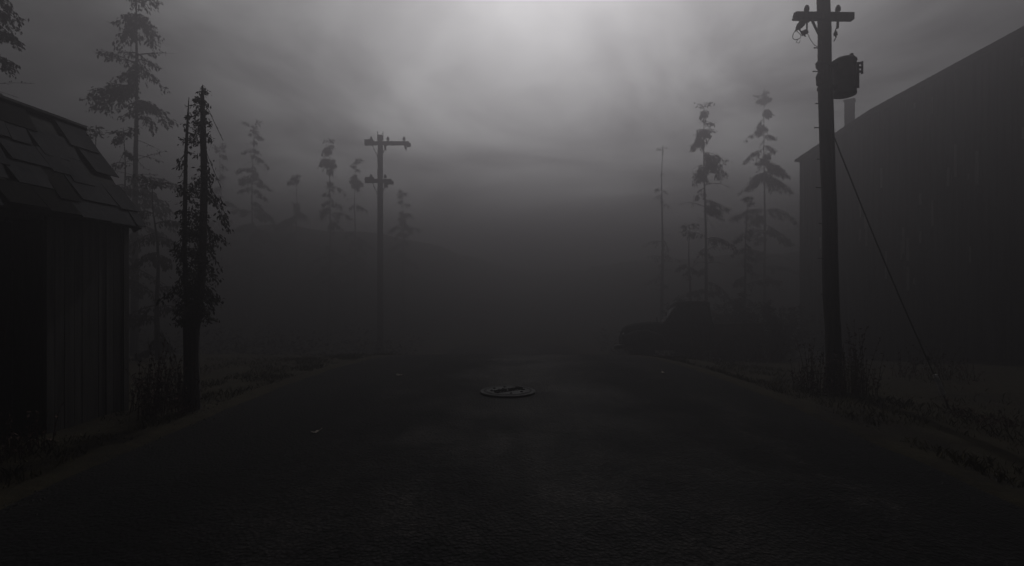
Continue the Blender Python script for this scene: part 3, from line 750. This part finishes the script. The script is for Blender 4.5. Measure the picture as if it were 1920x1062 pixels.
def twin_tree():
    D = 6.9; f = D/960; x = (359-960)*f; z0 = terrain(x, D) - .08; rd = random.Random(31)
    t = empty('ivy_clad_tree', (x, D, z0)); tag(t, 'dead twin stemmed tree clad in ragged ivy at the left road edge', 'tree')
    zz = lambda y: 1.7 + (531-y)*f - z0
    tr, cr = MB(), MB()
    fork = zz(600)
    tr.tube([(0,0,-.1),(.0,0,.1),(.005,0,.5),(.0,0,fork*.6),(.0,0,fork),(.02,0,fork+.15)], [.15,.115,.098,.092,.10,.07], 12)
    A_ = [Vector((.05,0,fork-.1)), Vector((.115,.02,zz(540))), Vector((.14,.03,zz(440))), Vector((.155,.03,zz(340))), Vector((.145,.02,zz(240))), Vector((.135,.02,zz(180))), Vector((.138,.02,zz(158)))]
    B_ = [Vector((-.03,0,fork-.1)), Vector((-.062,-.02,zz(540))), Vector((-.07,-.04,zz(460))), Vector((-.066,-.03,zz(380))), Vector((-.058,-.03,zz(300))), Vector((-.045,-.02,zz(240))), Vector((-.022,-.02,zz(184)))]
    tr.tube(A_, [.062,.055,.048,.043,.036,.024,.004], 9); tr.tube(B_, [.05,.032,.028,.026,.022,.016,.004], 8)
    def on(poly, t_):
        g = t_*(len(poly)-1); i = min(int(g), len(poly)-2); return poly[i].lerp(poly[i+1], g - i)
    # ivy clumps hugging and bridging the stems, thinner towards the tips
    for k in range(215):
        t_ = .03 + .93*k/215; d1 = rd.random(); y = t_
        base = on(B_, t_).lerp(on(A_, t_), rd.choice((0, .2, .5, .7, .9, 1.0, 1.1)))
        w = (.10 - .065*t_)*(1 if t_ < .7 else max(.25, 1 - 2.4*(t_-.7)))
        if mnoise.noise(Vector((t_*9, 1.7, 0))) < -.42: continue
        p = base + Vector((rd.gauss(0, w*.7), rd.gauss(0, w*.9), 0))
        foliage_at(cr, p, Vector((rd.uniform(-1,1), rd.uniform(-1,1), .1)), rd, max(3, int(rd.uniform(.3, 1.5)*40*(1.15 - .95*t_))), .054 - .018*t_, w*.62, .8)
        tr.tube([base, p], [.006, .003], 4, False)
    # side sprays
    for dx, y0, y1, dy, dn in ((-36,500,545,.05,60),(-52,520,566,-.1,60),(-30,470,486,.1,60),(-24,340,352,.05,50),(-20,390,400,0,50),(26,300,306,.05,30),(20,250,252,-.05,30),
                            (62,390,428,.1,70),(44,420,470,-.1,70),(50,380,405,.2,60),(46,470,500,.1,60),(42,560,580,-.05,60),(56,445,455,.15,50),(40,520,560,.1,70),(-16,560,590,.1,60),(16,480,530,-.25,60),(-10,440,480,-.25,50),(-34,450,496,.1,70),(-40,540,590,.1,70),(48,490,530,0,70),(34,350,380,.1,50),(-24,290,312,0,45),(30,410,440,-.1,60),(8,560,585,-.22,60),(-26,430,436,.1,40)):
        base = on(A_ if dx > 0 else B_, min(.95, max(.02, (600-y0)/440)))
        limb(tr, cr, base, Vector((dx*f, dy, zz(y1))), .08, .008, rd, .055, dn*1.0, .15, .45, .8)
    for dx, y0, y1 in ((44,236,256),(-42,320,330),(-40,420,412),(40,330,348)):
        limb(tr, cr, on(A_ if dx > 0 else B_, (600-y0)/440), Vector((dx*f, .2, zz(y1))), .02, .005, rd, .04, 0, .3, .22, .1)
    finish(t, tr, cr)
twin_tree()

def edge_tree():
    D = 12.0; f = D/960; x = (-38-960)*f; z0 = terrain(x, D) - .1; rd = random.Random(9)
    t = empty('broadleaf_tree', (x, D, z0)); tag(t, 'leafy tree cut off by the left picture edge, boughs hanging over the shed ridge', 'tree')
    zz = lambda y: 1.7 + (531-y)*f - z0
    tr, cr = MB(), MB(); H = zz(-260)
    tp = trunk_pts(H, rd, (.1, 0), .05); tr.tube(tp, [max(.015, .15*(1-k/12.5)) for k in range(13)], 10)
    def at(y):
        g = zz(y)/H*12; i = min(max(int(g), 0), 11); return tp[i].lerp(tp[i+1], g - i)
    for k in range(34):
        y0 = rd.uniform(-240, 50); a = rd.uniform(0, 2*PI); l = rd.uniform(.35, .85)*(1 if y0 > -160 else .6)
        p = at(y0); limb(tr, cr, p, p + Vector((l*math.cos(a), l*math.sin(a), -l*.35)), .1, .015, rd, .09, 60, .2, .4, .8)
    for dx, y0, y1, dy, dn in ((54,-40,16,.1,80),(58,10,40,-.1,80),(50,-10,60,.2,80),(66,30,78,.1,90),(58,40,82,-.2,80),(68,95,130,0,80),(52,90,138,.1,80),(60,100,118,.2,70),(46,0,44,.3,80),(44,165,195,.1,60),(50,170,190,.2,60),(40,110,150,-.2,60)):
        limb(tr, cr, at(y0), Vector((dx*f, dy, zz(y1))), .08, .018, rd, .085, dn, .25, .32, .8)
    limb(tr, cr, at(160), Vector((96*f, .1, zz(153))), .02, .008, rd, .05, 3, .4, .10, .1); limb(tr, cr, at(165), Vector((66*f, .1, zz(182))), .03, .008, rd, .05, 0, .4, .2, .2)
    finish(t, tr, cr)
edge_tree()

LT = [  # label, px, top y, depth, seed, kwargs
 ('small pointed conifer just past the shed roof, left of the tall pine trunk', 176, 232, 15.5, 1, dict(lmax=.55, r=.06, dens=30, start=.35, size=.12, skip=.2)),
 ('bushy young conifer close against the left side of the tall pine trunk', 216, 238, 16.5, 2, dict(lmax=.95, r=.07, dens=34, start=.2, size=.13, skip=.1)),
 ('dark low conifer filling the gap between tall pine and ivy clad tree', 297, 338, 14.0, 3, dict(lmax=1.0, r=.07, dens=34, start=.05, size=.13, skip=.1)),
 ('barely visible conifer just right of the ivy clad tree', 418, 268, 41, 4, dict(lmax=1.5, dens=20, size=.2)),
 ('faint broad conifer halfway between the ivy clad tree and the far pole', 472, 228, 41, 5, dict(lmax=1.7, dens=24, size=.2, skip=.15)),
 ('sharp topped conifer with a skirted crown, two trees left of the far pole', 616, 258, 38, 6, dict(lmax=1.2, dens=22, size=.18, clumps=((-10,285,.4),(-12,312,.5),(12,312,.5),(0,318,.5)))),
 ('small hooded conifer directly left of the far pole', 668, 296, 40, 7, dict(lmax=.9, dens=26, size=.18, clumps=((-8,340,.4),(8,345,.4),(0,350,.4)))),
 ('little conifer tip standing low to the right of the far pole', 757, 356, 42, 8, dict(lmax=1.1, dens=26, size=.2, start=.4)),
 ('ghostly conifer low in the fog left of the skirted crown', 556, 330, 44, 9, dict(lmax=1.6, dens=20, size=.22)),
 ('thin dead snag of a tree above the truck, left of the right hand trees', 1241, 272, 32, 10, dict(lmax=.75, dens=14, size=.13, skip=.3, r=.12)),
 ('tall thin conifer with leafy tip standing behind the truck', 1326, 190, 27, 14, dict(lmax=1.25, dens=22, size=.15, skip=.25, clumps=((-8,215,.3),(10,255,.5),(-16,258,.4),(40,330,.5),(28,312,.5),(-24,335,.5),(30,405,.6),(-30,278,.2)))),
 ('pale tall conifer between the thin one and the near pole', 1434, 165, 34.5, 12, dict(lmax=1.5, dens=22, size=.18, skip=.25, clumps=((5,185,.4),(4,215,.5),(-16,250,.5),(-4,300,.6),(30,330,.6),(-26,345,.6),(44,360,.6)))),
 ('squat dark young conifer behind the cargo bed of the truck', 1296, 420, 27, 13, dict(lmax=1.2, dens=30, size=.15, start=.1, skip=.1)),
 ('stunted dark conifer between the truck and the near pole', 1392, 370, 28, 15, dict(lmax=1.1, dens=28, size=.15, start=.1, skip=.1)),
]
for lab, px, yt, D, sd, kw in LT: conifer(lab, px, yt, D, sd, **kw)

# ------------------------------------------------------------------ weeds, shrubs, grass, litter
def weeds(label, x, y, n, h, spread, seed, name='weed_clump', lean=.13, leafy=1.0):
    rd = random.Random(seed); z0 = terrain(x, y); t = empty(name, (x, y, z0)); tag(t, label, 'weeds', 'dead weeds on the verges')
    st, lf = MB(), MB()
    for k in range(n):
        a = rd.uniform(0, 2*PI); r_ = spread*math.sqrt(rd.random()); bx, by = r_*math.cos(a), r_*math.sin(a); bz = terrain(x+bx, y+by) - z0 - .03
        hh = h*rd.choice((.35, .5, .6, .75, 1.0, 1.15))*rd.uniform(.85, 1.1)*(1 - .35*r_/spread); d = Vector((rd.gauss(0, lean), rd.gauss(0, lean), 0))
        pts = [Vector((bx, by, bz)) + d*hh*(q/5)**1.6 + Vector((0, 0, hh*q/5)) for q in range(6)]
        st.tube(pts, [.007 - .001*q for q in range(6)], 4, False)
        for q in range(int(leafy*hh*22)):
            u = rd.uniform(.12, 1); i = min(int(u*5), 4); p = pts[i].lerp(pts[i+1], u*5 - i)
            lf.leaf(p, Vector((rd.uniform(-1,1), rd.uniform(-1,1), rd.uniform(-.2,1.8))), Vector((rd.uniform(-1,1), rd.uniform(-1,1), rd.uniform(-1,1))), rd.uniform(.025, .07))
    st.build('stems', M['redweed'], t); lf.build('leaves', M['redweed'], t)
weeds('tall dead reddish weeds around the foot of the ivy clad tree', -4.5, 6.7, 70, 1.0, .36, 1)
weeds('dead weeds between the shed corner and the ivy clad tree', -4.95, 7.1, 55, .75, .34, 2)
weeds('dark weeds in front of the shed doorway at the left edge', -5.0, 5.15, 50, .62, .32, 3)
weeds('tall dead weeds in front of the foot of the near pole', 5.35, 8.75, 90, 1.0, .50, 4)
weeds('tallest weed stalks just right of the near pole foot', 6.05, 8.95, 50, 1.35, .32, 5)
weeds('low reddish scrub below the pale guy wire guard', 6.45, 7.0, 90, .24, .45, 6, 'low_scrub', .6)
weeds('dark scrub under the wall of the barn at right', 9.4, 11.5, 70, .8, .8, 7, 'low_scrub', .4)
weeds('dark scrub beside the rear wheel of the truck', 7.9, 16.2, 60, .8, .7, 8, 'low_scrub', .4)

weeds('ragged dark brush half hiding the cab of the truck', 7.3, 18.6, 130, 1.5, .8, 18, 'brush', .35)
weeds('ragged dark brush along the verge nearest the cargo bed', 8.7, 18.4, 130, 1.8, .9, 19, 'brush', .35)

def shrub(label, x, y, h, w, seed):
    rd = random.Random(seed); z0 = terrain(x, y); t = empty('leafless_shrub', (x, y, z0)); tag(t, label, 'shrub', 'dark shrubs behind the truck')
    st, lf = MB(), MB()
    for k in range(16):
        a = rd.uniform(0, 2*PI); l = w*rd.uniform(.3, 1); hh = h*rd.uniform(.5, 1)*(1.1 - .4*l/w)
        limb(st, lf, Vector((rd.uniform(-.15,.15), rd.uniform(-.15,.15), -.05)), Vector((l*math.cos(a), l*math.sin(a), hh)), .08, .03, rd, .12, 60, .15, .4, .5)
    st.build('stems', M['bark'], t); lf.build('leaves', M['needle'], t)
shrub('wide dark shrub rising directly behind the truck cab', 7.9, 23.2, 3.2, 1.6, 41)
shrub('dark shrub behind the cargo bed at the foot of the conifers', 9.8, 22.6, 3.4, 1.7, 42)
shrub('dark shrub in the gap between cargo bed and near pole', 11.2, 21.4, 2.9, 1.6, 43)

rd = random.Random(3); g = MB()
def blade(x, y, h):
    z = terrain(x, y) - .01; a = rd.uniform(0, 2*PI); w = rd.uniform(.003, .007)
    dx, dy = math.cos(a), math.sin(a); ln = rd.uniform(.1, .9)*h; b_ = rd.uniform(0, 2*PI)
    n = len(g.v); lx, ly = math.cos(b_)*ln, math.sin(b_)*ln
    g.v += [(x-dx*w, y-dy*w, z), (x+dx*w, y+dy*w, z), (x+lx*.4+dx*w*.7, y+ly*.4+dy*w*.7, z+h*.65), (x+lx, y+ly, z+h)]
    g.f += [(n, n+1, n+2), (n, n+2, n+3)]
for side in (-1, 1):
    made = 0
    while made < 11000:
        x = side*(4.16 + abs(rd.gauss(0, 1.9))); y = 2.5 + 17*rd.random()**1.4
        if side < 0 and x < -5.3 and y < 7.2: continue
        dn = mnoise.noise(Vector((x*1.1, y*1.1, 3))) + .5*mnoise.noise(Vector((x*4, y*4, 8)))
        if dn < -.05: made += .2; continue
        blade(x, y, rd.uniform(.02, .085)*(1 + max(0, dn))); made += 1
tag(g.build('verge_grass', M['grass']), 'short dry trampled grass growing on both verges', 'grass', kind='stuff')

rd = random.Random(51); gv = MB(); made = 0
while made < 2600:
    sd_ = rd.choice((-1, 1)); y = 2.4 + 12*rd.random()**1.5; x = sd_*(edge_x(y, sd_) + rd.gauss(.05, .20))
    if mnoise.noise(Vector((x*2, y*1.3, 15))) < -.1: made += .3; continue
    r_ = rd.uniform(.006, .022); inside = abs(x) < edge_x(y, sd_)
    z = (road_z(x, y) if inside else terrain(x, y)) + r_*.3; a = rd.uniform(0, 6); q = [rd.uniform(.6, 1.2) for _ in range(6)]
    n = len(gv.v)
    gv.v += [(x + r_*q[k]*math.cos(a + k*2*PI/5), y + r_*q[k]*math.sin(a + k*2*PI/5), z - r_*.4) for k in range(5)] + [(x + r_*.2, y, z + r_*q[5]*.6)]
    gv.f += [(n + k, n + (k+1) % 5, n + 5) for k in range(5)]; made += 1
tag(gv.build('gravel', M['gravel']), 'loose gravel and broken asphalt crumbs along both road edges', 'gravel', kind='stuff')

rd = random.Random(21); u = MB()
made = 0
while made < 5200:
    x = rd.uniform(-30, 26); y = rd.uniform(21, 46)
    if abs(x) < 4.8 + .1*(y-21): continue
    dn = mnoise.noise(Vector((x*.35, y*.35, 12)))
    if dn < -.12: made += .15; continue
    hh = rd.random()**1.6*(.5 + 2.4*max(0, dn + .1)); p = Vector((x, y, terrain(x, y) + hh))
    foliage_at(u, p, Vector((rd.uniform(-1,1), rd.uniform(-1,1), .6)), rd, 4, .20, .22, .3); made += 1
tag(u.build('undergrowth', M['needle']), 'dark undergrowth thicket covering the rise behind the far pole and truck', 'undergrowth', kind='stuff')

def scrap(label, x, y, s, seed):
    rd = random.Random(seed); z = road_z(x, y) + .012 if abs(x) < 4 else terrain(x, y) + .02
    a = MB(); n = 9; pts = []; a0 = rd.uniform(0, 6)
    ring_ = [Vector((s*math.cos(2*PI*k/n)*rd.uniform(.75, 1.1), s*.55*math.sin(2*PI*k/n)*rd.uniform(.7, 1.1), .02*rd.uniform(0, 1) + .18*s*abs(math.cos(2*PI*k/n)))) for k in range(n)]
    rot = Matrix.Rotation(a0, 3, 'Z'); top = [rot @ p for p in ring_]; 
    for k in range(n):
        a.face([(0,0,.008), top[k], top[(k+1) % n]]); a.face([(0,0,.003), top[(k+1) % n] - Vector((0,0,.005)), top[k] - Vector((0,0,.005))])
    a.tube([top[0], top[0]*1.6 + Vector((0,0,.01))], .004, 5)
    o = a.build('fallen_leaf', M['scrap']); o.location = (x, y, z); tag(o, label, 'leaf', 'litter on the road')
scrap('pale curled leaf lying on the dark left half of the road', -2.22, 5.75, .055, 1)
scrap('small pale leaf far up the left road edge beyond the manhole', -2.15, 9.75, .07, 2)
scrap('small leaf on the lit right road edge before the truck', 3.0, 10.2, .08, 3)

# ------------------------------------------------------------------ haze: one closed box around the whole place
hz = MB(); hz.box((0, 66, 5.6), (206, 180, 19.2)); hm = bpy.data.materials.new('haze'); hm.use_nodes = True; nt = hm.node_tree
nt.nodes.clear(); out = nt.nodes.new('ShaderNodeOutputMaterial'); pv = nt.nodes.new('ShaderNodeVolumePrincipled')
pv.inputs['Color'].default_value = (.43,.408,.435,1); pv.inputs['Density'].default_value = .051; pv.inputs['Anisotropy'].default_value = .77
nt.links.new(pv.outputs[0], out.inputs['Volume'])
tag(hz.build('haze', hm), 'dense grey fog hanging over road and trees', 'fog', kind='stuff')

# ------------------------------------------------------------------ sky, sun, camera
EL, AZ = R(46), R(6)
w = bpy.data.worlds.new('World'); sc.world = w; w.use_nodes = True; nt = w.node_tree; L = nt.links.new
bg = nt.nodes['Background']; bg.inputs['Strength'].default_value = .08
sky = nt.nodes.new('ShaderNodeTexSky'); sky.sky_type = 'NISHITA'; sky.sun_disc = False; sky.sun_elevation = EL; sky.sun_rotation = AZ
sky.air_density = 1.0; sky.dust_density = 3.0; sky.ozone_density = 1.0
tc = N(nt, 'ShaderNodeTexCoord')
hs = N(nt, 'ShaderNodeHueSaturation', Saturation=.06, Value=1.0); L(sky.outputs[0], hs.inputs['Color'])
tc = N(nt, 'ShaderNodeTexCoord'); sp = N(nt, 'ShaderNodeSeparateXYZ'); L(tc.outputs['Generated'], sp.inputs[0])
mz = N(nt, 'ShaderNodeMath', operation='MAXIMUM'); L(sp.outputs['Z'], mz.inputs[0]); mz.inputs[1].default_value = .0
az_ = N(nt, 'ShaderNodeMath', operation='ADD'); L(mz.outputs[0], az_.inputs[0]); az_.inputs[1].default_value = .18
dx = N(nt, 'ShaderNodeMath', operation='DIVIDE'); L(sp.outputs['X'], dx.inputs[0]); L(az_.outputs[0], dx.inputs[1])
dy = N(nt, 'ShaderNodeMath', operation='DIVIDE'); L(sp.outputs['Y'], dy.inputs[0]); L(az_.outputs[0], dy.inputs[1])
cb = N(nt, 'ShaderNodeCombineXYZ'); L(dx.outputs[0], cb.inputs[0]); L(dy.outputs[0], cb.inputs[1])
nz = N(nt, 'ShaderNodeTexNoise', Scale=1.0, Detail=6, Roughness=.52, Distortion=.5); L(cb.outputs[0], nz.inputs['Vector'])
rc = ramp(nt, [(.32, (.30,.295,.30)), (.50, (.95,.95,.95)), (.66, (1.6,1.6,1.6))]); L(nz.outputs['Fac'], rc.inputs[0])
mm = N(nt, 'ShaderNodeMix', data_type='RGBA', blend_type='MULTIPLY'); mm.inputs[0].default_value = 1
ov = N(nt, 'ShaderNodeMix', data_type='RGBA', blend_type='MIX'); ov.inputs[0].default_value = .65      # overcast layer under the clear sky
L(hs.outputs[0], ov.inputs[6]); 
nd = N(nt, 'ShaderNodeVectorMath', operation='DOT_PRODUCT'); L(tc.outputs['Generated'], nd.inputs[0])
nd.inputs[1].default_value = (math.sin(AZ)*math.cos(EL), math.cos(AZ)*math.cos(EL), math.sin(EL))
nm = N(nt, 'ShaderNodeMath', operation='MAXIMUM'); L(nd.outputs['Value'], nm.inputs[0]); nm.inputs[1].default_value = 0
npw = N(nt, 'ShaderNodeMath', operation='POWER'); L(nm.outputs[0], npw.inputs[0]); npw.inputs[1].default_value = 2.8
ngl = N(nt, 'ShaderNodeMath', operation='MULTIPLY_ADD'); L(npw.outputs[0], ngl.inputs[0]); ngl.inputs[1].default_value = 20; ngl.inputs[2].default_value = 0.5
nd2 = N(nt, 'ShaderNodeVectorMath', operation='DOT_PRODUCT'); L(tc.outputs['Generated'], nd2.inputs[0])
nd2.inputs[1].default_value = (math.sin(AZ)*math.cos(R(15)), math.cos(AZ)*math.cos(R(15)), math.sin(R(15)))
nm2 = N(nt, 'ShaderNodeMath', operation='MAXIMUM'); L(nd2.outputs['Value'], nm2.inputs[0]); nm2.inputs[1].default_value = 0
np2 = N(nt, 'ShaderNodeMath', operation='POWER'); L(nm2.outputs[0], np2.inputs[0]); np2.inputs[1].default_value = 6
ng2 = N(nt, 'ShaderNodeMath', operation='MULTIPLY_ADD'); L(np2.outputs[0], ng2.inputs[0]); ng2.inputs[1].default_value = 84; L(ngl.outputs[0], ng2.inputs[2])   # thin cloud low ahead
L(ng2.outputs[0], ov.inputs[7])      # cloud is brighter round the hidden sun
L(ov.outputs[2], mm.inputs[6]); L(rc.outputs[0], mm.inputs[7]); L(mm.outputs[2], bg.inputs['Color'])

sd = bpy.data.lights.new('sun', 'SUN'); sd.energy = 5.0; sd.angle = R(1); sd.color = (1, .985, .965)
so = bpy.data.objects.new('sun', sd); col.objects.link(so)
dirv = Vector((math.sin(AZ)*math.cos(EL), math.cos(AZ)*math.cos(EL), math.sin(EL)))
so.rotation_euler = dirv.to_track_quat('Z', 'Y').to_euler(); so.location = dirv*60

cd = bpy.data.cameras.new('camera'); co = bpy.data.objects.new('camera', cd); col.objects.link(co)
co.location = (0, 0, 1.7); co.rotation_euler = (R(90), 0, 0); cd.lens = 18; cd.sensor_width = 36; cd.clip_end = 1000
sc.camera = co
sc.view_settings.view_transform = 'Standard'; sc.view_settings.look = 'None'; sc.view_settings.exposure = -2.06; sc.view_settings.gamma = 1
sc.render.engine = 'CYCLES'; sc.cycles.use_denoising = True; sc.cycles.denoising_input_passes = 'RGB_ALBEDO_NORMAL'; sc.cycles.denoising_prefilter = 'ACCURATE'
sc.cycles.max_bounces = 6; sc.cycles.volume_bounces = 0; sc.cycles.diffuse_bounces = 2; sc.cycles.glossy_bounces = 2
